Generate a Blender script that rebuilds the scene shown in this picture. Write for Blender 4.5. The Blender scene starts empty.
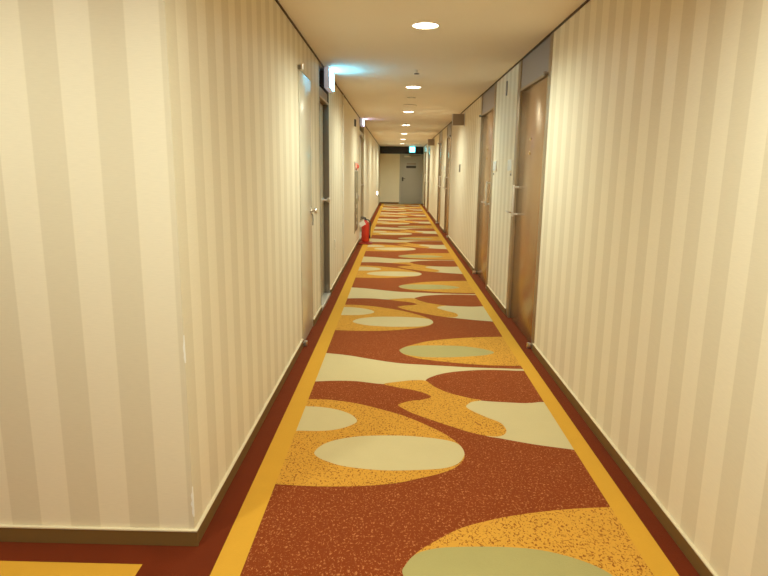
import bpy, bmesh, math
from mathutils import Matrix, Vector

# ------------------------------------------------------------------ place (metres)
XL, XR = -0.72, 1.077          # corridor side walls
CEIL = 2.33
Y0, Y1 = 1.93, 24.9           # frontal left wall / end wall
LOBX, BACKY = -4.0, -3.0      # lobby behind the camera
EYE = 1.36
C = bpy.context.scene.collection
ORG = {}

# ------------------------------------------------------------------ materials
def nn(nt, t, **kw):
    n = nt.nodes.new(t)
    for k, v in kw.items():
        setattr(n, k, v)
    return n

def mat(name, col, rough=0.5, metal=0.0, emit=None, estr=0.0, spec=0.5, noise=None, bump=None, aniso=0.0, coat=0.0, sheen=0.0, arot=0.0):
    m = bpy.data.materials.new(name); m.use_nodes = True
    nt = m.node_tree; b = nt.nodes['Principled BSDF']
    b.inputs['Base Color'].default_value = (*col, 1)
    b.inputs['Roughness'].default_value = rough
    b.inputs['Metallic'].default_value = metal
    b.inputs['Specular IOR Level'].default_value = spec
    b.inputs['Anisotropic'].default_value = aniso
    b.inputs['Anisotropic Rotation'].default_value = arot
    b.inputs['Coat Weight'].default_value = coat
    b.inputs['Sheen Weight'].default_value = sheen
    if emit:
        b.inputs['Emission Color'].default_value = (*emit, 1)
        b.inputs['Emission Strength'].default_value = estr
    if noise or bump:
        tc = nn(nt, 'ShaderNodeNewGeometry')
    if noise:                          # (scale, amount)
        t = nn(nt, 'ShaderNodeTexNoise'); t.inputs['Scale'].default_value = noise[0]
        t.inputs['Detail'].default_value = 4
        nt.links.new(tc.outputs['Position'], t.inputs['Vector'])
        mx = nn(nt, 'ShaderNodeMix', data_type='RGBA')
        a = noise[1]
        mx.inputs['A'].default_value = (*[c * (1 - a) for c in col], 1)
        mx.inputs['B'].default_value = (*[min(1, c * (1 + a)) for c in col], 1)
        nt.links.new(t.outputs['Fac'], mx.inputs['Factor'])
        nt.links.new(mx.outputs['Result'], b.inputs['Base Color'])
    if bump:                           # (scale, strength, distance)
        t = nn(nt, 'ShaderNodeTexNoise'); t.inputs['Scale'].default_value = bump[0]
        nt.links.new(tc.outputs['Position'], t.inputs['Vector'])
        bp = nn(nt, 'ShaderNodeBump'); bp.inputs['Strength'].default_value = bump[1]; bp.inputs['Distance'].default_value = bump[2]
        nt.links.new(t.outputs['Fac'], bp.inputs['Height']); nt.links.new(bp.outputs['Normal'], b.inputs['Normal'])
    return m

def math_n(nt, op, a, b=None):
    n = nn(nt, 'ShaderNodeMath', operation=op)
    for i, v in enumerate((a, b)):
        if v is None: continue
        if isinstance(v, (int, float)): n.inputs[i].default_value = v
        else: nt.links.new(v, n.inputs[i])
    return n.outputs[0]

def wallpaper(name, axis, phase, period, light, dark):
    """Vertical two-tone striped paper; dark stripe starts at phase."""
    m = bpy.data.materials.new(name); m.use_nodes = True
    nt = m.node_tree; b = nt.nodes['Principled BSDF']
    g = nn(nt, 'ShaderNodeNewGeometry'); s = nn(nt, 'ShaderNodeSeparateXYZ')
    nt.links.new(g.outputs['Position'], s.inputs[0])
    u = math_n(nt, 'DIVIDE', math_n(nt, 'SUBTRACT', s.outputs[axis], phase - 40 * period), period)
    f = math_n(nt, 'FRACT', u)
    d = math_n(nt, 'ABSOLUTE', math_n(nt, 'SUBTRACT', f, 0.25 + 0.0))
    d2 = math_n(nt, 'MINIMUM', d, math_n(nt, 'SUBTRACT', 1.0, d))          # wraps round
    mr = nn(nt, 'ShaderNodeMapRange'); nt.links.new(d2, mr.inputs['Value'])
    mr.inputs['From Min'].default_value = 0.24; mr.inputs['From Max'].default_value = 0.26
    # fine horizontal weave
    mp = nn(nt, 'ShaderNodeMapping')
    mp.inputs['Scale'].default_value = (30, 30, 420)
    nt.links.new(g.outputs['Position'], mp.inputs['Vector'])
    t = nn(nt, 'ShaderNodeTexNoise'); t.inputs['Scale'].default_value = 1.0; t.inputs['Detail'].default_value = 3
    nt.links.new(mp.outputs[0], t.inputs['Vector'])
    mx = nn(nt, 'ShaderNodeMix', data_type='RGBA')
    mx.inputs['A'].default_value = (*dark, 1); mx.inputs['B'].default_value = (*light, 1)
    nt.links.new(mr.outputs[0], mx.inputs['Factor'])
    hs = nn(nt, 'ShaderNodeHueSaturation')
    v = nn(nt, 'ShaderNodeMapRange'); nt.links.new(t.outputs['Fac'], v.inputs['Value'])
    v.inputs['To Min'].default_value = 0.94; v.inputs['To Max'].default_value = 1.06
    nt.links.new(v.outputs[0], hs.inputs['Value']); nt.links.new(mx.outputs['Result'], hs.inputs['Color'])
    nt.links.new(hs.outputs[0], b.inputs['Base Color'])
    r = nn(nt, 'ShaderNodeMapRange'); nt.links.new(mr.outputs[0], r.inputs['Value'])
    r.inputs['To Min'].default_value = 0.62; r.inputs['To Max'].default_value = 0.5
    nt.links.new(r.outputs[0], b.inputs['Roughness'])
    bp = nn(nt, 'ShaderNodeBump'); bp.inputs['Strength'].default_value = 0.12; bp.inputs['Distance'].default_value = 0.001
    nt.links.new(t.outputs['Fac'], bp.inputs['Height']); nt.links.new(bp.outputs['Normal'], b.inputs['Normal'])
    return m

def carpet(name, col, speck=None, lo=0.6, hi=0.66, scale=95, tuft=0.10):
    m = bpy.data.materials.new(name); m.use_nodes = True
    nt = m.node_tree; b = nt.nodes['Principled BSDF']
    b.inputs['Roughness'].default_value = 0.95; b.inputs['Specular IOR Level'].default_value = 0.08
    b.inputs['Sheen Weight'].default_value = 0.5; b.inputs['Sheen Roughness'].default_value = 0.4
    b.inputs['Sheen Tint'].default_value = (*[(c / max(col)) ** 0.55 for c in col], 1)
    g = nn(nt, 'ShaderNodeNewGeometry')
    big = nn(nt, 'ShaderNodeTexNoise'); big.inputs['Scale'].default_value = 9; big.inputs['Detail'].default_value = 5
    fine = nn(nt, 'ShaderNodeTexNoise'); fine.inputs['Scale'].default_value = 260; fine.inputs['Detail'].default_value = 2
    for t in (big, fine): nt.links.new(g.outputs['Position'], t.inputs['Vector'])
    base = nn(nt, 'ShaderNodeMix', data_type='RGBA')
    base.inputs['A'].default_value = (*[c * (1 - tuft) for c in col], 1)
    base.inputs['B'].default_value = (*[min(1, c * (1 + tuft)) for c in col], 1)
    s = math_n(nt, 'ADD', math_n(nt, 'MULTIPLY', big.outputs['Fac'], 0.5), math_n(nt, 'MULTIPLY', fine.outputs['Fac'], 0.5))
    nt.links.new(s, base.inputs['Factor'])
    out = base.outputs['Result']
    if speck:
        mp = nn(nt, 'ShaderNodeMapping'); mp.inputs['Scale'].default_value = (1.0, 0.7, 1.0)
        nt.links.new(g.outputs['Position'], mp.inputs['Vector'])
        sp = nn(nt, 'ShaderNodeTexNoise'); sp.inputs['Scale'].default_value = scale
        sp.inputs['Detail'].default_value = 1.5; sp.inputs['Distortion'].default_value = 0.8
        nt.links.new(mp.outputs[0], sp.inputs['Vector'])
        mr = nn(nt, 'ShaderNodeMapRange'); mr.inputs['From Min'].default_value = lo; mr.inputs['From Max'].default_value = hi
        nt.links.new(sp.outputs['Fac'], mr.inputs['Value'])
        mx = nn(nt, 'ShaderNodeMix', data_type='RGBA')
        nt.links.new(mr.outputs[0], mx.inputs['Factor']); nt.links.new(out, mx.inputs['A'])
        mx.inputs['B'].default_value = (*speck, 1)
        out = mx.outputs['Result']
    nt.links.new(out, b.inputs['Base Color'])
    bp = nn(nt, 'ShaderNodeBump'); bp.inputs['Strength'].default_value = 0.35; bp.inputs['Distance'].default_value = 0.003
    nt.links.new(fine.outputs['Fac'], bp.inputs['Height']); nt.links.new(bp.outputs['Normal'], b.inputs['Normal'])
    return m

PL, PD = (0.82, 0.735, 0.56), (0.72, 0.635, 0.467)
W_SIDE_L = wallpaper('paper_left', 1, 2.126, 0.2095, PL, PD)
W_SIDE_R = wallpaper('paper_right', 1, 1.694, 0.2108, PL, PD)
W_FRONT = wallpaper('paper_front', 0, -0.958, 0.218, PL, PD)
M_CEIL = mat('ceiling_paint', (0.90, 0.83, 0.73), 0.9, noise=(3, 0.02), bump=(180, 0.05, 0.001))
M_END = mat('end_wall_paint', (0.82, 0.74, 0.54), 0.6, noise=(4, 0.03))
M_BASE = mat('baseboard_taupe', (0.19, 0.105, 0.03), 0.45, noise=(12, 0.06))
M_BEAD = mat('baseboard_bead', (0.70, 0.59, 0.40), 0.45)
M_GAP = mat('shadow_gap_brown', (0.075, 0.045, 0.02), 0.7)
M_FRAME = mat('door_frame_taupe', (0.40, 0.31, 0.20), 0.36, 0.55, noise=(40, 0.04))
M_TRANSOM = mat('transom_taupe', (0.34, 0.33, 0.35), 0.36, 0.45, noise=(30, 0.03))
M_BRONZE = mat('bronze_door_skin', (0.47, 0.31, 0.165), 0.27, 0.75, noise=(1.6, 0.05), aniso=0.75, arot=0.25)
M_GASKET = mat('dark_gasket', (0.045, 0.03, 0.018), 0.6)
M_CHROME = mat('brushed_chrome', (0.78, 0.74, 0.68), 0.30, 1.0)
M_PULL = mat('satin_pull', (0.88, 0.83, 0.74), 0.38, 0.35)
M_BRASS = mat('brass', (0.75, 0.55, 0.25), 0.28, 1.0)
M_SATIN = mat('satin_cream_door', (0.72, 0.67, 0.53), 0.24, 0.2, noise=(2, 0.04))
M_GREYDOOR = mat('grey_beige_door', (0.60, 0.53, 0.39), 0.35, 0.2, noise=(3, 0.03))
M_JAMB = mat('dark_taupe_jamb', (0.215, 0.18, 0.14), 0.4, 0.2)
M_BLACK = mat('black_glass_panel', (0.008, 0.008, 0.01), 0.2)
M_ENDDOOR = mat('grey_end_door', (0.42, 0.40, 0.34), 0.4, 0.1, noise=(5, 0.03))
M_PLATEW = mat('plate_ivory', (0.82, 0.77, 0.66), 0.35)
M_PLATEB = mat('plate_pale_blue', (0.78, 0.83, 0.83), 0.25)
M_WHITE = mat('white_plastic', (0.93, 0.92, 0.90), 0.4)
M_DARK = mat('dark_plastic', (0.05, 0.04, 0.035), 0.5)
M_BOX = mat('sign_case_brown', (0.30, 0.235, 0.19), 0.45)
M_CASE = mat('sign_case_white', (0.62, 0.62, 0.64), 0.4)
M_CASELIT = mat('sign_case_translucent', (0.7, 0.7, 0.74), 0.4, emit=(0.80, 0.84, 1.0), estr=0.22)
M_SIGNDIM = mat('dim_sign_face', (0.8, 0.8, 0.85), 0.4, emit=(0.72, 0.62, 1.0), estr=8.0)
M_SIGNEDGE = mat('exit_glow_edge', (0.1, 0.6, 0.6), 0.4, emit=(0.02, 0.75, 0.95), estr=1.1)  # cyan rim colour imitating glow that fades off the sign face
M_SIGN = mat('lit_sign_face', (0.8, 0.85, 0.85), 0.4, emit=(0.11, 0.66, 1.0), estr=24.0)
M_SIGNEND = mat('lit_exit_face', (0.6, 0.85, 0.8), 0.4, emit=(0.22, 0.92, 1.0), estr=14.0)
M_LAMP = mat('downlight_glow', (1, 0.95, 0.85), 0.5, emit=(1.0, 0.90, 0.70), estr=14.0)
M_RING = mat('downlight_ring', (0.85, 0.80, 0.70), 0.35)
M_NIGHT = mat('night_light_glow', (1, 0.98, 0.9), 0.5, emit=(1.0, 0.97, 0.88), estr=5.0)
M_RED = mat('extinguisher_red', (0.60, 0.035, 0.015), 0.28, coat=0.3)
M_DRED = mat('stand_dark_red', (0.38, 0.035, 0.015), 0.45)
M_TAG = mat('paper_tag', (0.85, 0.78, 0.66), 0.7)
M_RUB = mat('black_rubber', (0.02, 0.02, 0.02), 0.6)
M_HOSE = mat('hose_cabinet_skin', (0.24, 0.20, 0.12), 0.4, 0.2, noise=(20, 0.05))
M_LAMPRED = mat('red_lens', (0.65, 0.07, 0.05), 0.25)
M_PINK = mat('red_plate_faded', (0.75, 0.32, 0.22), 0.4)
M_SCUFF = mat('torn_paper_white', (0.9, 0.88, 0.82), 0.9)
M_STEEL = mat('pale_steel', (0.70, 0.66, 0.58), 0.35, 0.6)
K_BROWN = carpet('carpet_rust', (0.20, 0.036, 0.007), (0.44, 0.16, 0.05), 0.57, 0.68, 130)
K_RED = carpet('carpet_border_red', (0.125, 0.018, 0.004), None, tuft=0.35)
K_GOLD = carpet('carpet_gold_band', (0.61, 0.31, 0.032), None)
K_ORANGE = carpet('carpet_amber', (0.60, 0.29, 0.038), (0.25, 0.075, 0.010), 0.555, 0.625, 125)
K_CREAM = carpet('carpet_cream', (0.56, 0.455, 0.24), None, tuft=0.07)
K_GREEN = carpet('carpet_sage', (0.36, 0.30, 0.115), None, tuft=0.09)

# ------------------------------------------------------------------ mesh helpers
def box(bm, x0, x1, y0, y1, z0, z1, bev=0.0):
    t = bmesh.new()
    bmesh.ops.create_cube(t, size=1)
    bmesh.ops.scale(t, vec=(x1 - x0, y1 - y0, z1 - z0), verts=t.verts)
    bmesh.ops.translate(t, vec=((x0 + x1) / 2, (y0 + y1) / 2, (z0 + z1) / 2), verts=t.verts)
    if bev:
        bmesh.ops.bevel(t, geom=t.edges[:], offset=bev, segments=2, affect='EDGES', profile=0.5)
    me = bpy.data.meshes.new('t'); t.to_mesh(me); t.free(); bm.from_mesh(me); bpy.data.meshes.remove(me)

def lathe(bm, origin, axis, prof, seg=24):
    """prof: list of (distance along axis, radius)."""
    a = Vector(axis).normalized(); q = a.to_track_quat('Z', 'Y'); o = Vector(origin)
    rings = []
    for h, r in prof:
        if r < 1e-6:
            rings.append([bm.verts.new(o + a * h)])
        else:
            rings.append([bm.verts.new(o + q @ Vector((r * math.cos(2 * math.pi * i / seg), r * math.sin(2 * math.pi * i / seg), h))) for i in range(seg)])
    for A, B in zip(rings, rings[1:]):
        for i in range(seg):
            j = (i + 1) % seg
            if len(A) == 1 and len(B) == 1: continue
            if len(A) == 1: bm.faces.new((A[0], B[i], B[j]))
            elif len(B) == 1: bm.faces.new((A[i], B[0], A[j]))
            else: bm.faces.new((A[i], B[i], B[j], A[j]))
    if len(rings[0]) > 1: bm.faces.new(list(reversed(rings[0])))
    if len(rings[-1]) > 1: bm.faces.new(rings[-1])

def cyl(bm, p0, p1, r, seg=16, bev=0.0):
    v = Vector(p1) - Vector(p0); L = v.length
    prof = [(0, r), (L, r)] if not bev else [(0, r - bev), (bev, r), (L - bev, r), (L, r - bev)]
    lathe(bm, p0, v, prof, seg)

def ball(bm, c, r, seg=20, squash=1.0):
    n = 10
    prof = [(-r * squash * math.cos(math.pi * i / n), r * math.sin(math.pi * i / n)) for i in range(n + 1)]
    prof[0] = (prof[0][0], 0); prof[-1] = (prof[-1][0], 0)
    lathe(bm, c, (0, 0, 1), prof, seg)

def tube(bm, pts, r, seg=10):
    pts = [Vector(p) for p in pts]; rings = []
    for i, p in enumerate(pts):
        d = (pts[min(i + 1, len(pts) - 1)] - pts[max(i - 1, 0)]).normalized()
        q = d.to_track_quat('Z', 'Y')
        rings.append([bm.verts.new(p + q @ Vector((r * math.cos(2 * math.pi * k / seg), r * math.sin(2 * math.pi * k / seg), 0))) for k in range(seg)])
    for A, B in zip(rings, rings[1:]):
        off = min(range(seg), key=lambda s: (A[0].co - B[s].co).length)
        for i in range(seg):
            j = (i + 1) % seg
            bm.faces.new((A[i], A[j], B[(j + off) % seg], B[(i + off) % seg]))
    bm.faces.new(rings[0]); bm.faces.new(rings[-1])

def build(name, bm, m, parent=None, org=None, smooth=False):
    bmesh.ops.recalc_face_normals(bm, faces=bm.faces[:])
    o = Vector(ORG[parent.as_pointer()]) if parent else Vector(org or (0, 0, 0))
    bmesh.ops.translate(bm, vec=-o, verts=bm.verts[:])
    me = bpy.data.meshes.new(name); bm.to_mesh(me); bm.free()
    for k in (m if isinstance(m, (list, tuple)) else [m]): me.materials.append(k)
    if smooth:
        for p in me.polygons: p.use_smooth = True
        me.set_sharp_from_angle(angle=math.radians(35))
    ob = bpy.data.objects.new(name, me); C.objects.link(ob)
    if parent: ob.parent = parent
    else: ob.location = o
    ORG[ob.as_pointer()] = tuple(o)
    return ob

def B(name, m, *boxes, parent=None, org=None, bev=0.0):
    bm = bmesh.new()
    for b in boxes: box(bm, *b, bev=bev)
    return build(name, bm, m, parent, org, smooth=bool(bev))

def empty(name, loc):
    o = bpy.data.objects.new(name, None); C.objects.link(o); o.location = loc
    o.empty_display_size = 0.1
    ORG[o.as_pointer()] = tuple(loc)
    return o

def tag(o, label, cat, group=None, kind=None):
    if label: o['label'] = label
    if cat: o['category'] = cat
    if group: o['group'] = group
    if kind: o['kind'] = kind
    return o

def struct(o, label=None, cat=None):
    return tag(o, label, cat, kind='structure')

def copy_tree(o, loc):
    r = o.copy(); C.objects.link(r); r.location = loc
    for ch in list(o.children):
        c = ch.copy(); C.objects.link(c); c.parent = r
        for g in ch.children:
            d = g.copy(); C.objects.link(d); d.parent = c
    return r

# ------------------------------------------------------------------ floor: one woven carpet
SHAPES = [
 ('cream', [(-0.56, 4.285), (-0.528, 4.272), (-0.343, 4.221), (-0.152, 4.133), (0.043, 4.058), (0.266, 4.028), (0.485, 4.0), (0.66, 3.987), (0.90, 3.979), (0.94, 3.978), (0.94, 3.944), (0.899, 3.942), (0.723, 3.928), (0.518, 3.904), (0.322, 3.789), (0.208, 3.683), (0.124, 3.706), (0.041, 3.678), (-0.065, 3.63), (-0.244, 3.675), (-0.395, 3.675), (-0.535, 3.652), (-0.56, 3.65)]),
 ('brown', [(0.209, 3.703), (0.267, 3.798), (0.371, 3.875), (0.521, 3.926), (0.698, 3.949), (0.90, 3.936), (0.94, 3.934), (0.94, 3.355), (0.91, 3.36), (0.789, 3.351), (0.604, 3.365), (0.46, 3.414), (0.327, 3.504), (0.254, 3.591)]),
 ('cream', [(0.43, 3.292), (0.464, 3.348), (0.518, 3.377), (0.604, 3.365), (0.789, 3.351), (0.94, 3.355), (0.95, 3.05), (0.94, 2.745), (0.90, 2.757), (0.725, 2.804), (0.552, 2.87), (0.48, 2.905), (0.45, 3.043), (0.432, 3.186)]),
 ('orange', [(-0.065, 3.63), (0.041, 3.682), (0.124, 3.71), (0.209, 3.706), (0.262, 3.60), (0.34, 3.50), (0.46, 3.418), (0.535, 3.385), (0.471, 3.355), (0.43, 3.292), (0.44, 3.246), (0.48, 3.188), (0.541, 3.118), (0.59, 3.065), (0.607, 2.998), (0.603, 2.946), (0.573, 2.899), (0.517, 2.887), (0.423, 2.925), (0.32, 2.998), (0.212, 3.083), (0.11, 3.17), (0.051, 3.243), (0.027, 3.288), (0.064, 3.328), (0.115, 3.357), (0.178, 3.377), (0.231, 3.423), (0.196, 3.48), (0.119, 3.536), (0.04, 3.568)]),
 ('orange', [(-0.56, 3.345), (-0.51, 3.35), (-0.398, 3.348), (-0.244, 3.307), (-0.117, 3.244), (0.038, 3.146), (0.152, 3.044), (0.25, 2.935), (0.318, 2.83), (0.349, 2.744), (0.35, 2.662), (0.326, 2.596), (0.277, 2.531), (0.201, 2.48), (0.105, 2.434), (0.035, 2.403), (-0.083, 2.373), (-0.21, 2.359), (-0.301, 2.355), (-0.411, 2.358), (-0.532, 2.367), (-0.56, 2.37)]),
 ('cream', [(-0.56, 3.236), (-0.5, 3.238), (-0.433, 3.234), (-0.332, 3.203), (-0.243, 3.138), (-0.2, 3.055), (-0.221, 3.0), (-0.284, 2.944), (-0.37, 2.914), (-0.5, 2.910), (-0.56, 2.912)]),
 ('cream', [(-0.384, 2.671), (-0.35, 2.757), (-0.272, 2.82), (-0.145, 2.862), (0.037, 2.874), (0.172, 2.859), (0.278, 2.83), (0.334, 2.786), (0.353, 2.703), (0.337, 2.635), (0.299, 2.575), (0.217, 2.532), (0.035, 2.509), (-0.088, 2.511), (-0.226, 2.538), (-0.309, 2.58), (-0.359, 2.62)]),
 ('orange', [(0.05, 1.80), (0.073, 1.88), (0.108, 1.93), (0.169, 1.987), (0.276, 2.073), (0.451, 2.15), (0.629, 2.199), (0.763, 2.224), (0.90, 2.24), (0.94, 2.244), (0.94, 1.488), (0.90, 1.489), (0.669, 1.491), (0.493, 1.519), (0.346, 1.558), (0.197, 1.607), (0.091, 1.691), (0.056, 1.75)]),
 ('green', [(0.040, 1.80), (0.05, 1.841), (0.085, 1.90), (0.14, 1.932), (0.224, 1.95), (0.40, 1.958), (0.53, 1.948), (0.637, 1.913), (0.724, 1.859), (0.765, 1.80), (0.723, 1.748), (0.639, 1.707), (0.431, 1.66), (0.245, 1.650), (0.137, 1.678), (0.070, 1.726)]),
]
PERIOD = 2.555
KM = [K_BROWN, K_RED, K_GOLD, K_ORANGE, K_CREAM, K_GREEN]
KI = {'brown': 0, 'red': 1, 'gold': 2, 'orange': 3, 'cream': 4, 'green': 5}

def smooth_loop(p, n=4):
    out = []; N = len(p)
    for i in range(N):
        a, b, c, d = (Vector(p[(i + k) % N]) for k in (-1, 0, 1, 2))
        for s in range(n):
            t = s / n
            v = 0.5 * ((2 * b) + (c - a) * t + (2 * a - 5 * b + 4 * c - d) * t * t + (3 * b - a - 3 * c + d) * t ** 3)
            out.append((v.x, v.y))
    return out

def clip(p, lim, keep_below):
    out = []
    ins = (lambda q: q[1] <= lim) if keep_below else (lambda q: q[1] >= lim)
    for a, b in zip(p, p[1:] + p[:1]):
        if ins(a): out.append(a)
        if ins(a) != ins(b):
            t = (lim - a[1]) / (b[1] - a[1]); out.append((a[0] + t * (b[0] - a[0]), lim))
    return out

bm = bmesh.new()
box(bm, LOBX - 0.15, XR + 0.15, BACKY - 0.15, Y1 + 0.15, -0.1, -0.002)
for f in bm.faces: f.material_index = 1
def patch(pts, z, mi):
    if len(pts) < 3: return
    f = bm.faces.new([bm.verts.new((x, y, z)) for x, y in pts]); f.material_index = mi
def rect(x0, x1, y0, y1, z, mi): patch([(x0, y0), (x1, y0), (x1, y1), (x0, y1)], z, mi)
rect(LOBX - 0.1, XR + 0.1, BACKY - 0.1, Y1 + 0.05, 0.0, KI['red'])
rect(-0.56, 0.94, BACKY + 0.15, Y1 - 0.02, 0.0003, KI['brown'])
z = 0.0006
for c, pts in SHAPES:
    sm = smooth_loop(pts)
    for k in range(-2, 10):
        q = [(min(max(x, -0.56), 0.94), y + k * PERIOD) for x, y in sm]
        q = clip(clip(q, Y1 - 0.02, True), BACKY + 0.15, False)
        patch(q, z, KI[c])
    z += 0.0002
rect(-0.615, -0.513, BACKY + 0.15, Y1 - 0.06, z, KI['gold'])
rect(0.906, 0.994, BACKY + 0.15, Y1 - 0.06, z, KI['gold'])
# the side hall's own border and field
rect(LOBX + 0.1, -0.868, BACKY + 0.15, 1.815, 0.0003, KI['gold'])
rect(LOBX + 0.2, -0.97, BACKY + 0.25, 1.713, 0.0006, KI['brown'])
for sx in (-3.4, -2.2):
    for sy in (-2.0, -0.4, 1.0):
        patch([(sx + 0.55 * math.cos(t * math.pi / 16), sy + 0.4 * math.sin(t * math.pi / 16)) for t in range(32)], 0.0009, KI['orange'])
        patch([(sx - 0.05 + 0.36 * math.cos(t * math.pi / 16), sy + 0.22 * math.sin(t * math.pi / 16)) for t in range(32)], 0.0012, KI['cream'])
me = bpy.data.meshes.new('floor')
bmesh.ops.recalc_face_normals(bm, faces=[f for f in bm.faces if len(f.verts) == 4 and f.calc_center_median().z < -0.0015])
for f in bm.faces:
    if f.calc_center_median().z > -0.0015:
        f.normal_update()
        if f.normal.z < 0: f.normal_flip()
bm.to_mesh(me); bm.free()
for k in KM: me.materials.append(k)
fl = bpy.data.objects.new('floor', me); C.objects.link(fl)
struct(fl, 'rust carpet with amber, cream and sage ovals and gold border bands', 'carpet')

# ------------------------------------------------------------------ shell
T = 0.12
# left service / recessed doors and right room doors (y ranges of the openings)
L1 = (4.43, 5.03); L2 = (5.59, 6.36); L4 = (11.5, 13.0)
MOD = 7.75
RD = []
for k in range(3):
    RD += [(4.40 + k * MOD, 5.585 + k * MOD, True), (6.785 + k * MOD, 7.97 + k * MOD, False)]

def wall_with_openings(name, m, x0, x1, ya, yb, ops):
    bm = bmesh.new(); y = ya
    for o0, o1, h in ops:
        box(bm, x0, x1, y, o0, 0, CEIL)
        if h < CEIL: box(bm, x0, x1, o0, o1, h, CEIL)
        y = o1
    box(bm, x0, x1, y, yb, 0, CEIL)
    return struct(build(name, bm, m))
wl = wall_with_openings('wall_left', W_SIDE_L, XL - T, XL, Y0 + 0.0005, Y1, [(*L1, 2.075), (*L2, CEIL), (*L4, CEIL)])
wr = wall_with_openings('wall_right', W_SIDE_R, XR, XR + T, BACKY, Y1, [(a, b, CEIL) for a, b, _ in RD])
wf = struct(B('wall_front', W_FRONT, (LOBX, XL, Y0, Y0 + T, 0, CEIL)))
# cut the overlap between the front wall's end and the left wall: left wall starts behind it
for v in wl.data.vertices:
    if abs(v.co.y - (Y0 + 0.0005)) < 1e-4: v.co.y = Y0 + T
for v in wf.data.vertices:
    pass
# the little return of the front wall that faces the corridor carries the side paper
wf.data.materials.append(W_SIDE_L)
for p in wf.data.polygons:
    if p.normal.x > 0.9: p.material_index = 1
struct(B('wall_end', M_END, (XL - T, XR + T, Y1, Y1 + T, 0, CEIL)))
struct(B('wall_back', W_FRONT, (LOBX - T, XR + T, BACKY - T, BACKY, 0, CEIL)))
struct(B('wall_hall', W_SIDE_L, (LOBX - T, LOBX, BACKY, Y0 + T, 0, CEIL)))
struct(B('ceiling', M_CEIL, (LOBX - T, XR + T, BACKY - T, Y1 + T, CEIL, CEIL + 0.12)))

# torn paper on the outer corner
bm = bmesh.new()
def scuff(zs):
    a = [(XL + 0.0012 + 0.0, Y0 + 0.004 + w, zz) for zz, w, d in zs]
    fr = [(XL - d, Y0 - 0.0012, zz) for zz, w, d in zs]
    ed = [(XL + 0.0012, Y0 - 0.0012, zz) for zz, w, d in zs]
    va, vf, ve = ([bm.verts.new(p) for p in L] for L in (a, fr, ed))
    for i in range(len(zs) - 1):
        bm.faces.new((va[i], va[i + 1], ve[i + 1], ve[i])); bm.faces.new((ve[i], ve[i + 1], vf[i + 1], vf[i]))
scuff([(0.115, .000, .002), (0.13, .002, .006), (0.15, .001, .004), (0.165, .002, .009), (0.18, .0015, .004), (0.20, .003, .007), (0.215, .001, .002), (0.235, .0, .001)])
scuff([(0.70, .0, .001), (0.72, .001, .004), (0.735, .002, .003), (0.755, .0005, .005), (0.775, .001, .002), (0.80, .0, .001)])
sc = build('scuff_mark', bm, M_SCUFF, wf); sc['label'] = 'white torn scuffs on the wallpaper corner'

# baseboards with a pale bead on top
def baseboard(name, runs, axis, face, out):
    """runs along axis; face = wall plane; out = +1/-1 direction into the room."""
    bb, bd = bmesh.new(), bmesh.new()
    for a, b in runs:
        lo, hi = sorted((face, face + out * 0.010)); l2, h2 = sorted((face, face + out * 0.0125))
        if axis == 'y':
            box(bb, lo, hi, a, b, 0.0012, 0.060); box(bd, l2, h2, a, b, 0.060, 0.065)
        else:
            box(bb, a, b, lo, hi, 0.0012, 0.060); box(bd, a, b, l2, h2, 0.060, 0.065)
    o = struct(build(name, bb, M_BASE)); build('bead', bd, M_BEAD, o)
baseboard('baseboard_left', [(Y0 + 0.0002, L1[0] - 0.01), (L1[1] + 0.01, L2[0]), (L2[1], L4[0]), (L4[1], Y1 - 0.011)], 'y', XL, 1)
ys = [BACKY] + [v for a, b, _ in RD for v in (a, b)] + [Y1 - 0.011]
baseboard('baseboard_right', list(zip(ys[::2], ys[1::2])), 'y', XR, -1)
baseboard('baseboard_front', [(LOBX + 0.012, XL + 0.0125)], 'x', Y0, -1)
baseboard('baseboard_end', [(XL + 0.013, 0.10)], 'x', Y1, -1)
# dark shadow gap under the ceiling
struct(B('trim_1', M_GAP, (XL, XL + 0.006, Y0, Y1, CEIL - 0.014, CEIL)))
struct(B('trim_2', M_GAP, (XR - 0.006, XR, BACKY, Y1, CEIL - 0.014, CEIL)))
# black panel over the end wall
struct(B('trim_3', M_BLACK, (XL + 0.008, XR - 0.008, Y1 - 0.02, Y1 - 0.0005, 2.035, CEIL - 0.001)))
# cream cover strip on the left wall
st = struct(B('trim_4', M_PLATEW, (XL, XL + 0.014, 7.93, 8.0, 0.068, CEIL - 0.016), bev=0.003))
bm = bmesh.new()
for zz in (2.2, 2.0, 1.71, 1.60):
    lathe(bm, (XL + 0.014, 7.965, zz), (1, 0, 0), [(0, 0.012), (0.004, 0.012), (0.008, 0.006), (0.008, 0)], 14)
build('screw_cap', bm, M_CHROME, st, smooth=True)

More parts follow.
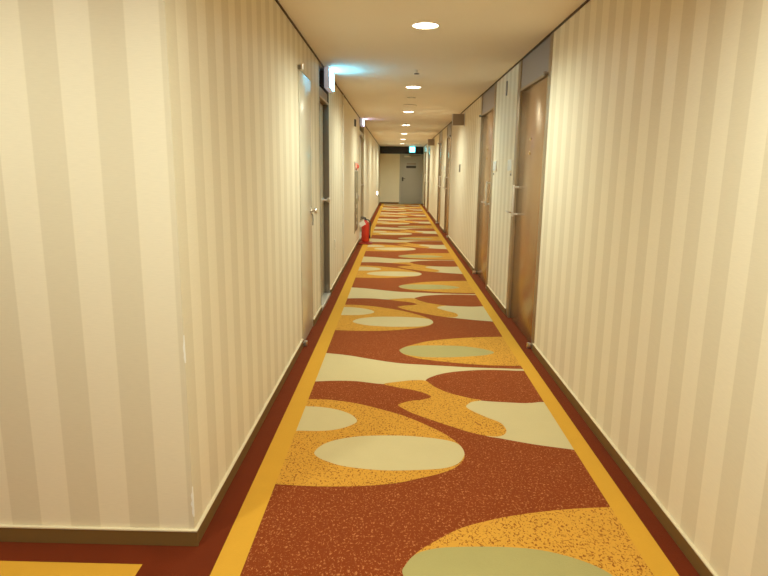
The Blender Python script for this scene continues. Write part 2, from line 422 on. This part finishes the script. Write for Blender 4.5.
# ------------------------------------------------------------------ right-hand room doors
def room_door(n, y0, y1, near_hinge, label):
    root = struct(empty('door_%d' % n, (XR, (y0 + y1) / 2, 0)), label, 'door')
    s = 1 if near_hinge else -1          # +1: hinge at low y, handle at high y
    yh, yl = (y0, y1) if near_hinge else (y1, y0)
    lh, ll = yh + s * 0.085, yl - s * 0.125     # leaf edges at hinge / latch side
    a, b = sorted((lh, ll))
    f = bmesh.new()
    box(f, XR - 0.003, XR + 0.10, y0 + 0.001, a, 0.0015, CEIL - 0.0005, 0.002)
    box(f, XR - 0.003, XR + 0.10, b, y1 - 0.001, 0.0015, CEIL - 0.0005, 0.002)
    box(f, XR - 0.001, XR + 0.10, a, b, 2.055, 2.075, 0.002)
    build('door_frame', f, M_FRAME, root, smooth=True)
    B('transom_panel', M_TRANSOM, (XR + 0.004, XR + 0.05, a, b, 2.075, CEIL - 0.0005), parent=root)
    B('gasket', M_GASKET, (XR + 0.03, XR + 0.055, a, b, 0.0015, 2.055), parent=root)
    leaf = B('door_leaf', M_BRONZE, (XR + 0.014, XR + 0.03, a + 0.006, b - 0.006, 0.012, 2.048), parent=root, bev=0.0015)
    # long pull with two standoffs
    xf, yp = XR + 0.014, ll - s * 0.085
    h = bmesh.new()
    box(h, xf - 0.052, xf - 0.036, yp - 0.011, yp + 0.011, 0.965, 1.245, 0.004)
    for zz in (0.985, 1.225): cyl(h, (xf - 0.04, yp, zz), (xf, yp, zz), 0.009, 14)
    build('pull_handle', h, M_PULL, leaf, smooth=True)
    h = bmesh.new()
    tube(h, [(xf - 0.05, yp, 1.0), (xf - 0.075, yp, 1.004), (xf - 0.09, yp + 0.012 * s, 1.008), (xf - 0.096, yp + 0.035 * s, 1.011)], 0.008, 10)
    build('latch_lever', h, M_CHROME, leaf, smooth=True)
    yc = (a + b) / 2 + 0.03 * s
    for nm, zz in (('peephole', 1.625), ('peephole', 1.513)):
        h = bmesh.new(); lathe(h, (xf, yc, zz), (-1, 0, 0), [(0, 0.013), (0.004, 0.013), (0.006, 0.009), (0.003, 0.007), (0.003, 0)], 16)
        build(nm, h, M_BRASS, leaf, smooth=True)
    for zz, hh in ((0.004, 0.035), (2.045, 0.02)):
        h = bmesh.new()
        box(h, XR - 0.022, XR + 0.013, lh - 0.012 if s > 0 else lh - 0.02, lh + 0.02 if s > 0 else lh + 0.012, zz, zz + hh, 0.003)
        cyl(h, (XR - 0.024, lh + s * 0.004, zz - 0.002), (XR - 0.024, lh + s * 0.004, zz + hh + 0.006), 0.012, 14, 0.002)
        build('pivot_hinge', h, M_CHROME if zz < 1 else M_JAMB, root, smooth=True)
    return root
dl = ['bronze room door nearest on the right, with chrome pull on its far edge',
      'second bronze room door on the right, its chrome pull on the near edge',
      'third bronze room door along the right wall, just past the first ceiling-hung sign box',
      'fourth bronze room door along the right wall, beyond the third',
      'fifth bronze room door, past the far sign box on the right wall',
      'last bronze room door on the right, beside the corridor end wall']
for i, (a, b, s) in enumerate(RD): room_door(i + 1, a, b, s, dl[i])

# ------------------------------------------------------------------ left doors
d = struct(empty('door_7', (XL, sum(L1) / 2, 0)), 'flush cream metal service door on the left wall, with knob', 'door')
B('door_frame', M_GASKET, (XL - 0.05, XL - 0.004, L1[0] + 0.0005, L1[1] - 0.0005, 0.002, 2.0745), parent=d)
lf = B('door_leaf', M_SATIN, (XL - 0.004, XL + 0.004, L1[0] + 0.006, L1[1] - 0.006, 0.012, 2.066), parent=d, bev=0.0015)
h = bmesh.new()
lathe(h, (XL + 0.004, 4.955, 1.022), (1, 0, 0), [(0, 0.026), (0.006, 0.026), (0.009, 0.011), (0.024, 0.011), (0.030, 0.020), (0.042, 0.025), (0.052, 0.022), (0.058, 0.010), (0.058, 0)], 20)
build('door_knob', h, M_CHROME, lf, smooth=True)
h = bmesh.new()
tube(h, [(XL + 0.008, 4.955, 1.0), (XL + 0.02, 4.953, 0.985), (XL + 0.022, 4.952, 0.95), (XL + 0.02, 4.952, 0.90)], 0.0035, 8)  # thin dark strand standing in for the knob's shadow on the leaf
build('knob_shadow', h, M_DARK, lf, smooth=True)
for zz in (0.004, 2.062):
    h = bmesh.new()
    box(h, XL, XL + 0.022, L1[0] - 0.015, L1[0] + 0.025, zz, zz + 0.03, 0.003)
    build('pivot_plate', h, M_JAMB, d, smooth=True)
    h = bmesh.new()
    cyl(h, (XL + 0.027, L1[0] + 0.012, zz - 0.001), (XL + 0.027, L1[0] + 0.012, zz + 0.04), 0.013, 14, 0.003)
    build('pivot_pin', h, M_CHROME, d, smooth=True)

def recessed_door(n, o, label, M_JAMB=M_JAMB):
    y0, y1 = o; D = 0.056
    root = struct(empty('door_%d' % n, (XL, (y0 + y1) / 2, 0)), label, 'door')
    f = bmesh.new()
    box(f, XL - T + 0.001, XL + 0.002, y0 + 0.0005, y0 + 0.02, 0.002, CEIL - 0.0005, 0.001)
    box(f, XL - T + 0.001, XL + 0.002, y1 - 0.02, y1 - 0.0005, 0.002, CEIL - 0.0005, 0.001)
    build('door_frame', f, M_JAMB, root, smooth=True)
    B('head_panel', M_JAMB, (XL - D - 0.03, XL - 0.012, y0 + 0.02, y1 - 0.02, 2.035, 2.12), parent=root)
    B('head_lip', M_FRAME, (XL - D - 0.03, XL + 0.001, y0 + 0.02, y1 - 0.02, 2.015, 2.035), parent=root, bev=0.002)
    B('transom_glass', M_BLACK, (XL - D - 0.03, XL - D, y0 + 0.02, y1 - 0.02, 2.12, CEIL - 0.0005), parent=root)
    B('threshold', M_STEEL, (XL - D - 0.03, XL + 0.012, y0 + 0.02, y1 - 0.02, 0.002, 0.035), parent=root, bev=0.003)
    leaf = B('door_leaf', M_GREYDOOR, (XL - D - 0.04, XL - D, y0 + 0.024, y1 - 0.024, 0.038, 2.012), parent=root, bev=0.002)
    yp = y1 - 0.085
    h = bmesh.new()
    lathe(h, (XL - D, yp, 1.045), (1, 0, 0), [(0, 0.028), (0.008, 0.027), (0.012, 0.013), (0.035, 0.012), (0.045, 0.024), (0.062, 0.028), (0.074, 0.022), (0.078, 0)], 20)
    build('door_knob', h, M_CHROME, leaf, smooth=True)
    h = bmesh.new()
    cyl(h, (XL - D + 0.011, y0 + 0.45, 1.93), (XL - D + 0.011, y0 + 0.45, 1.985), 0.011, 12, 0.003)
    build('hinge_barrel', h, M_CHROME, leaf, smooth=True)
    return root
recessed_door(8, L2, 'recessed grey-beige door with black transom, under the big lit sign at left')
recessed_door(9, L4, 'recessed door on the left wall just past the fire extinguisher', M_GREYDOOR)

# end door
ex0, ex1 = 0.16, 1.02
d = struct(empty('door_10', ((ex0 + ex1) / 2, Y1, 0)), 'grey steel door at the end of the corridor', 'door')
f = bmesh.new()
for q in ((ex0 - 0.05, ex0, 0.0015, 2.03), (ex1, ex1 + 0.042, 0.0015, 2.03)): box(f, q[0], q[1], Y1 - 0.03, Y1 - 0.0005, q[2], q[3])
box(f, ex0, ex1, Y1 - 0.03, Y1 - 0.0005, 1.995, 2.03)
build('door_frame', f, M_ENDDOOR, d)
lf = B('door_leaf', M_ENDDOOR, (ex0 + 0.004, ex1 - 0.004, Y1 - 0.022, Y1 - 0.0005, 0.01, 1.99), parent=d, bev=0.002)
h = bmesh.new(); box(h, ex0 + 0.05, ex0 + 0.11, Y1 - 0.028, Y1 - 0.022, 0.93, 1.09, 0.002)
cyl(h, (ex0 + 0.08, Y1 - 0.028, 1.03), (ex0 + 0.08, Y1 - 0.075, 1.03), 0.011, 12); cyl(h, (ex0 + 0.075, Y1 - 0.07, 1.03), (ex0 + 0.19, Y1 - 0.07, 1.03), 0.01, 12, 0.002)
build('door_handle', h, M_DARK, lf, smooth=True)
B('door_closer', M_STEEL, (ex0 + 0.13, ex0 + 0.40, Y1 - 0.07, Y1 - 0.022, 1.90, 1.965), parent=lf, bev=0.004)
h = bmesh.new()
tube(h, [(ex0 + 0.33, Y1 - 0.075, 1.955), (ex0 + 0.60, Y1 - 0.13, 1.958), (ex0 + 0.80, Y1 - 0.04, 1.975)], 0.010, 8)
build('closer_arm', h, M_DARK, lf, smooth=True)
B('notice_plate', M_DARK, (ex0 + 0.22, ex0 + 0.62, Y1 - 0.026, Y1 - 0.022, 1.46, 1.56), parent=lf)
B('notice_header', M_BOX, (ex0 + 0.24, ex0 + 0.62, Y1 - 0.025, Y1 - 0.022, 1.60, 1.665), parent=lf)

# ------------------------------------------------------------------ ceiling fixtures
def downlight(y, lit, label, x=0.178, power=None):
    root = tag(empty('ceiling_downlight', (x, y, CEIL)), label, 'light', 'round ceiling downlights')
    r = bmesh.new()
    lathe(r, (x, y, CEIL - 0.0003), (0, 0, -1), [(0, 0.096), (0.004, 0.098), (0.007, 0.095), (0.006, 0.087), (0.001, 0.085)], 32)
    # make it an open ring: drop the end caps
    bmesh.ops.delete(r, geom=[f for f in r.faces if len(f.verts) > 4], context='FACES_ONLY')
    build('trim_ring', r, M_RING, root, smooth=True)
    l = bmesh.new()
    if lit:
        lathe(l, (x, y, CEIL - 0.0008), (0, 0, -1), [(0, 0.085), (0.003, 0.081), (0.004, 0.0)], 32)
        build('lamp', l, M_LAMP, root, smooth=True)
    else:
        lathe(l, (x, y, CEIL - 0.0008), (0, 0, -1), [(0, 0.0845), (0.002, 0.078), (0.002, 0)], 32)
        build('reflector', l, M_RING, root, smooth=True)
        l = bmesh.new()
        lathe(l, (x, y, CEIL - 0.0028), (0, 0, -1), [(0, 0.034), (0.02, 0.03), (0.032, 0.018), (0.036, 0)], 24)
        q = build('lamp', l, M_DARK, root, smooth=True); q['label'] = 'dark unlit lamp'
    if lit:
        ld = bpy.data.lights.new('downlight_lamp', 'SPOT'); ld.energy = power or LP
        ld.color = LCOL; ld.shadow_soft_size = 0.05; ld.spot_size = math.radians(168); ld.spot_blend = 0.9
        lo = bpy.data.objects.new('downlight_lamp', ld); C.objects.link(lo); lo.location = (x, y, CEIL - 0.012)
    return root
LP = 172.0
LCOL = (0.90, 1.0, 0.86)
downlight(4.28, True, 'largest lit round downlight, nearest in the ceiling')
downlight(7.30, True, 'second lit round downlight, just past the ceiling sprinkler')
downlight(10.28, True, 'third lit round downlight, past the two flat ceiling discs')
downlight(13.25, True, 'fourth lit round downlight, half hidden by a dark sprinkler')
downlight(16.28, True, 'lit round downlight just past the one half hidden by a sprinkler')
downlight(19.2, True, 'lit round downlight second from the corridor end wall')
downlight(22.2, True, 'small lit downlight nearest the corridor end wall and green exit sign', power=LP * 1.5)
downlight(1.28, True, 'lit downlight overhead at the corridor mouth, above the picture')
downlight(-1.7, True, 'lit downlight over the hall behind the corridor mouth', power=LP * 0.6)
downlight(1.0, True, 'lit downlight over the side hall before the front wall', x=-1.35, power=LP * 0.62)
downlight(-0.9, True, 'lit downlight farther down the side hall', x=-2.9, power=LP * 0.4)

def sprinkler(y, m, drop, label):
    sp = tag(empty('ceiling_sprinkler', (0.178, y, CEIL)), label, 'sprinkler', 'ceiling sprinklers')
    b = bmesh.new()
    lathe(b, (0.178, y, CEIL + 0.0005), (0, 0, -1), [(0, 0.034), (0.005, 0.03), (0.008, 0.012), (drop - 0.008, 0.010), (drop, 0.0)], 20)
    build('body', b, m, sp, smooth=True)
    b = bmesh.new(); lathe(b, (0.178, y, CEIL - drop + 0.002), (0, 0, -1), [(0, 0.006), (0.004, 0.026), (0.009, 0.026), (0.009, 0)], 16)
    build('deflector', b, M_DARK, sp, smooth=True)
sprinkler(6.09, M_RING, 0.034, 'small sprinkler head on the ceiling between the first two downlights')
sprinkler(12.95, M_DARK, 0.036, 'dark sprinkler head hanging just before the fourth downlight')
def disc(name, y, r, label, cat):
    root = tag(empty(name, (0.18, y, CEIL)), label, cat)
    b = bmesh.new(); lathe(b, (0.18, y, CEIL - 0.0003), (0, 0, -1), [(0, r), (0.012, r * 0.97), (0.016, r * 0.8), (0.018, 0)], 28)
    build('cover', b, M_CEIL, root, smooth=True)
    b = bmesh.new(); lathe(b, (0.18, y, CEIL - 0.0003), (0, 0, -1), [(0, r + 0.006), (0.003, r + 0.006), (0.003, 0)], 28)
    build('mounting_ring', b, M_BOX, root, smooth=True)
disc('smoke_detector', 8.33, 0.05, 'small flat ceiling disc between the second and third downlights', 'detector')
disc('ceiling_speaker', 9.27, 0.10, 'wider flat ceiling disc just before the third lit downlight', 'speaker')

# ------------------------------------------------------------------ lit signs
def wall_sign(y0, y1, z0, label, face):
    root = tag(empty('exit_sign', (XL, (y0 + y1) / 2, CEIL)), label, 'sign', 'lit signs over the left doors')
    B('sign_case', M_CASELIT, (XL + 0.003, XL + 0.056, y0, y1, z0, CEIL - 0.001), parent=root, bev=0.008)
    B('mounting_plate', M_DARK, (XL - 0.057, XL + 0.003, y0 + 0.10, y1 - 0.06, z0 + 0.05, CEIL - 0.02), parent=root)
    B('sign_face', face, (XL + 0.056, XL + 0.064, y0 + 0.014, y1 - 0.014, z0 + 0.014, CEIL - 0.014), parent=root, bev=0.004)
    return root
wall_sign(5.95, 6.335, 2.135, 'large lit white sign box above the recessed left door', M_SIGN)
wall_sign(11.62, 11.98, 2.19, 'far lit sign box above the left door past the extinguisher', M_SIGNDIM)
r = tag(empty('exit_sign', (0.605, 24.55, CEIL)), 'glowing blue-green exit sign hanging before the black end panel', 'sign')
B('sign_case', M_CASE, (0.475, 0.735, 24.53, 24.56, 2.07, 2.315), parent=r, bev=0.004)
B('sign_glow_edge', M_SIGNEDGE, (0.482, 0.728, 24.526, 24.53, 2.077, 2.308), parent=r)  # added emissive rim: glow falloff around the bright face
B('sign_face', M_SIGNEND, (0.515, 0.695, 24.522, 24.526, 2.105, 2.285), parent=r)
B('ceiling_stem', M_DARK, (0.59, 0.62, 24.535, 24.555, 2.315, CEIL - 0.0005), parent=r)
for y, lb in ((9.85, 'brown back of the sign box hung high on the right wall before the third door'),
              (17.6, 'far brown sign box hung high on the right wall before the fifth door')):
    r = tag(empty('sign_box', (XR, y, 2.17)), lb, 'sign', 'sign boxes on the right wall')
    B('sign_case', M_BOX, (0.886, XR - 0.012, y, y + 0.03, 2.085, 2.262), parent=r, bev=0.002)
    B('edge_trim', M_CASE, (0.874, 0.886, y, y + 0.03, 2.085, 2.262), parent=r)
    B('wall_bracket', M_CASE, (XR - 0.012, XR + 0.001, y - 0.01, y + 0.04, 2.07, 2.275), parent=r, bev=0.002)

# ------------------------------------------------------------------ room number plates, bells and small wall plates
names = ['nearest', 'second', 'third', 'fourth', 'fifth', 'last']
for i, (a, b, s) in enumerate(RD):
    y0 = b + 0.07 if s else a - 0.07 - 0.19
    r = tag(empty('number_plate', (XR, y0 + 0.095, 1.37)), 'pale plate on the wall beside the pull of the %s right-hand door' % names[i], 'sign', 'room plates on the right wall')
    B('backing', M_PLATEW, (XR - 0.010, XR + 0.001, y0, y0 + 0.19, 1.365, 1.475), parent=r, bev=0.002)
    B('face', M_PLATEB, (XR - 0.012, XR - 0.010, y0 + 0.008, y0 + 0.182, 1.373, 1.467), parent=r)
    yb = y0 + (0.03 if s else 0.16)
    r = tag(empty('doorbell', (XR, yb, 1.33)), 'tiny bell button under the plate of the %s right-hand door' % names[i], 'button', 'bell buttons on the right wall')
    h = bmesh.new(); lathe(h, (XR + 0.001, yb, 1.335), (-1, 0, 0), [(0, 0.016), (0.005, 0.015), (0.006, 0.010)], 16)
    build('bezel', h, M_STEEL, r, smooth=True)
    h = bmesh.new(); lathe(h, (XR - 0.006, yb, 1.335), (-1, 0, 0), [(0, 0.010), (0.004, 0.009), (0.005, 0)], 14)
    build('push_button', h, M_DARK, r, smooth=True)

def plate(name, m, x, sgn, y0, y1, z0, z1, th, label, cat):
    lo, hi = sorted((x - sgn * 0.001, x + sgn * th))
    o = B(name, m, (lo, hi, y0, y1, z0, z1), org=(x, (y0 + y1) / 2, (z0 + z1) / 2), bev=0.002)
    return tag(o, label, cat)
plate('wall_sensor', M_TRANSOM, XR, -1, 6.11, 6.145, 2.10, 2.235, 0.012, 'slim grey plate high on wall between first two right doors', 'sensor')
plate('thermostat', M_JAMB, XR, -1, 10.26, 10.36, 1.345, 1.475, 0.016, 'small dark wall plate between second and third right doors', 'thermostat')
plate('wall_speaker', M_DARK, XL, 1, 10.12, 10.26, 2.075, 2.185, 0.022, 'small dark box high on the left wall above the hose cabinet', 'speaker')
so = plate('wall_socket', M_PLATEW, XL, 1, 6.84, 6.92, 0.44, 0.56, 0.008, 'ivory socket plate low on the left wall past the recessed door', 'socket')
B('socket_insert', M_STEEL, (XL + 0.008, XL + 0.011, 6.86, 6.90, 0.465, 0.535), parent=so, bev=0.001)

# night light near the end
r = tag(empty('night_light', (XL, 21.0, 0.56)), 'small glowing night light low on the left wall near the end', 'light')
B('housing', M_PLATEW, (XL - 0.001, XL + 0.02, 20.95, 21.05, 0.50, 0.65), parent=r, bev=0.003)
B('lens', M_NIGHT, (XL + 0.02, XL + 0.06, 20.96, 21.04, 0.51, 0.63), parent=r, bev=0.006)

# ------------------------------------------------------------------ hose cabinet on the left wall
r = tag(empty('hose_cabinet', (XL, 10.5, 0.3)), 'narrow fire hose cabinet with red lamp on the left wall by the extinguisher', 'cabinet')
B('frame', M_STEEL, (XL - 0.001, XL + 0.014, 10.10, 10.92, 0.29, 1.50), parent=r, bev=0.003)
dr = B('door_panel', M_HOSE, (XL + 0.014, XL + 0.020, 10.13, 10.89, 0.32, 1.34), parent=r, bev=0.002)
for zz, hh in ((0.87, 0.10), (0.70, 0.07), (0.53, 0.06), (0.42, 0.04)):
    B('marking_plate', M_PLATEW, (XL + 0.020, XL + 0.0215, 10.42, 10.55, zz, zz + hh), parent=dr)
B('handle', M_CHROME, (XL + 0.020, XL + 0.034, 10.80, 10.83, 0.80, 0.92), parent=dr, bev=0.003)
B('alarm_panel', M_PINK, (XL + 0.014, XL + 0.020, 10.13, 10.89, 1.355, 1.48), parent=r, bev=0.002)
h = bmesh.new(); lathe(h, (XL + 0.020, 10.62, 1.42), (1, 0, 0), [(0, 0.036), (0.008, 0.036), (0.018, 0.030), (0.026, 0.016), (0.028, 0)], 20)
build('alarm_lamp', h, M_LAMPRED, r, smooth=True)
h = bmesh.new(); lathe(h, (XL + 0.020, 10.25, 1.37), (1, 0, 0), [(0, 0.022), (0.012, 0.020), (0.014, 0)], 16)
build('call_button', h, M_DARK, r, smooth=True)

# ------------------------------------------------------------------ fire extinguisher on its stand
ex, ey = -0.575, 11.05
r = tag(empty('fire_extinguisher', (ex, ey, 0.03)), 'red fire extinguisher with paper tag standing against the left wall', 'fire extinguisher')
h = bmesh.new()
lathe(h, (ex, ey, 0.042), (0, 0, 1), [(0, 0.06), (0.006, 0.070), (0.02, 0.074), (0.30, 0.074), (0.345, 0.066), (0.375, 0.045), (0.39, 0.026), (0.405, 0.022), (0.405, 0)], 32)
build('cylinder', h, M_RED, r, smooth=True)
h = bmesh.new()
lathe(h, (ex, ey, 0.437), (0, 0, 1), [(0, 0.022), (0.03, 0.022), (0.034, 0.012), (0.045, 0.012), (0.045, 0)], 18)
build('valve', h, M_DARK, r, smooth=True)
h = bmesh.new()
tube(h, [(ex + 0.02, ey, 0.462), (ex - 0.03, ey - 0.005, 0.475), (ex - 0.075, ey - 0.01, 0.468), (ex - 0.095, ey - 0.012, 0.458)], 0.009, 8)
tube(h, [(ex + 0.01, ey, 0.482), (ex - 0.04, ey - 0.005, 0.500), (ex - 0.09, ey - 0.012, 0.497)], 0.009, 8)
build('squeeze_lever', h, M_DARK, r, smooth=True)
h = bmesh.new()
tube(h, [(ex + 0.02, ey - 0.01, 0.455), (ex + 0.06, ey - 0.02, 0.45), (ex + 0.09, ey - 0.03, 0.41), (ex + 0.093, ey - 0.03, 0.34), (ex + 0.088, ey - 0.03, 0.24), (ex + 0.084, ey - 0.03, 0.16)], 0.010, 10)
build('hose', h, M_RUB, r, smooth=True)
h = bmesh.new()
lathe(h, (ex + 0.084, ey - 0.03, 0.165), (0, 0, -1), [(0, 0.012), (0.03, 0.014), (0.06, 0.018), (0.06, 0)], 12)
build('nozzle', h, M_RUB, r, smooth=True)
h = bmesh.new()
box(h, -0.055, 0.055, -0.0015, 0.0015, -0.045, 0.045)
bmesh.ops.transform(h, matrix=Matrix.Translation((ex - 0.055, ey - 0.088, 0.385)) @ Matrix.Rotation(math.radians(-32), 4, 'Y') @ Matrix.Rotation(math.radians(-18), 4, 'X'), verts=h.verts)
build('paper_tag', h, M_TAG, r)
s = tag(empty('extinguisher_stand', (ex, ey, 0)), 'dark red floor stand under the fire extinguisher', 'stand')
h = bmesh.new()
box(h, ex - 0.115, ex + 0.125, ey - 0.12, ey + 0.12, 0.0012, 0.030, 0.006)
build('base_plate', h, M_DRED, s, smooth=True)
h = bmesh.new()
lathe(h, (ex, ey, 0.030), (0, 0, 1), [(0, 0.095), (0.012, 0.095), (0.012, 0.0)], 28)
build('cup', h, M_DRED, s, smooth=True)

# ------------------------------------------------------------------ camera, world, view
cam = bpy.data.cameras.new('camera'); cam.sensor_width = 36; cam.lens = 590 / 768 * 36
cam.clip_start = 0.02; cam.clip_end = 100
co = bpy.data.objects.new('camera', cam); C.objects.link(co)
Rt, Up, Bk = Vector((0.99970214, 0.02160449, 0.01135212)), Vector((-0.01535553, 0.19527131, 0.98062904)), Vector((0.01896924, -0.98051128, 0.1955449))
mw = Matrix((Rt, Up, Bk)).transposed().to_4x4(); mw.translation = (0, 0, EYE)
co.matrix_world = mw
sc = bpy.context.scene; sc.camera = co
w = bpy.data.worlds.new('world'); sc.world = w; w.use_nodes = True
w.node_tree.nodes['Background'].inputs['Color'].default_value = (0, 0, 0, 1)
w.node_tree.nodes['Background'].inputs['Strength'].default_value = 0
sc.view_settings.view_transform = 'Standard'; sc.view_settings.look = 'None'
sc.view_settings.exposure = 0.0; sc.view_settings.gamma = 1.0; sc.view_settings.use_curve_mapping = False
cy = sc.cycles
cy.max_bounces = 12; cy.diffuse_bounces = 8; cy.glossy_bounces = 4
cy.sample_clamp_indirect = 6.0; cy.caustics_reflective = False; cy.caustics_refractive = False
cy.use_denoising = True
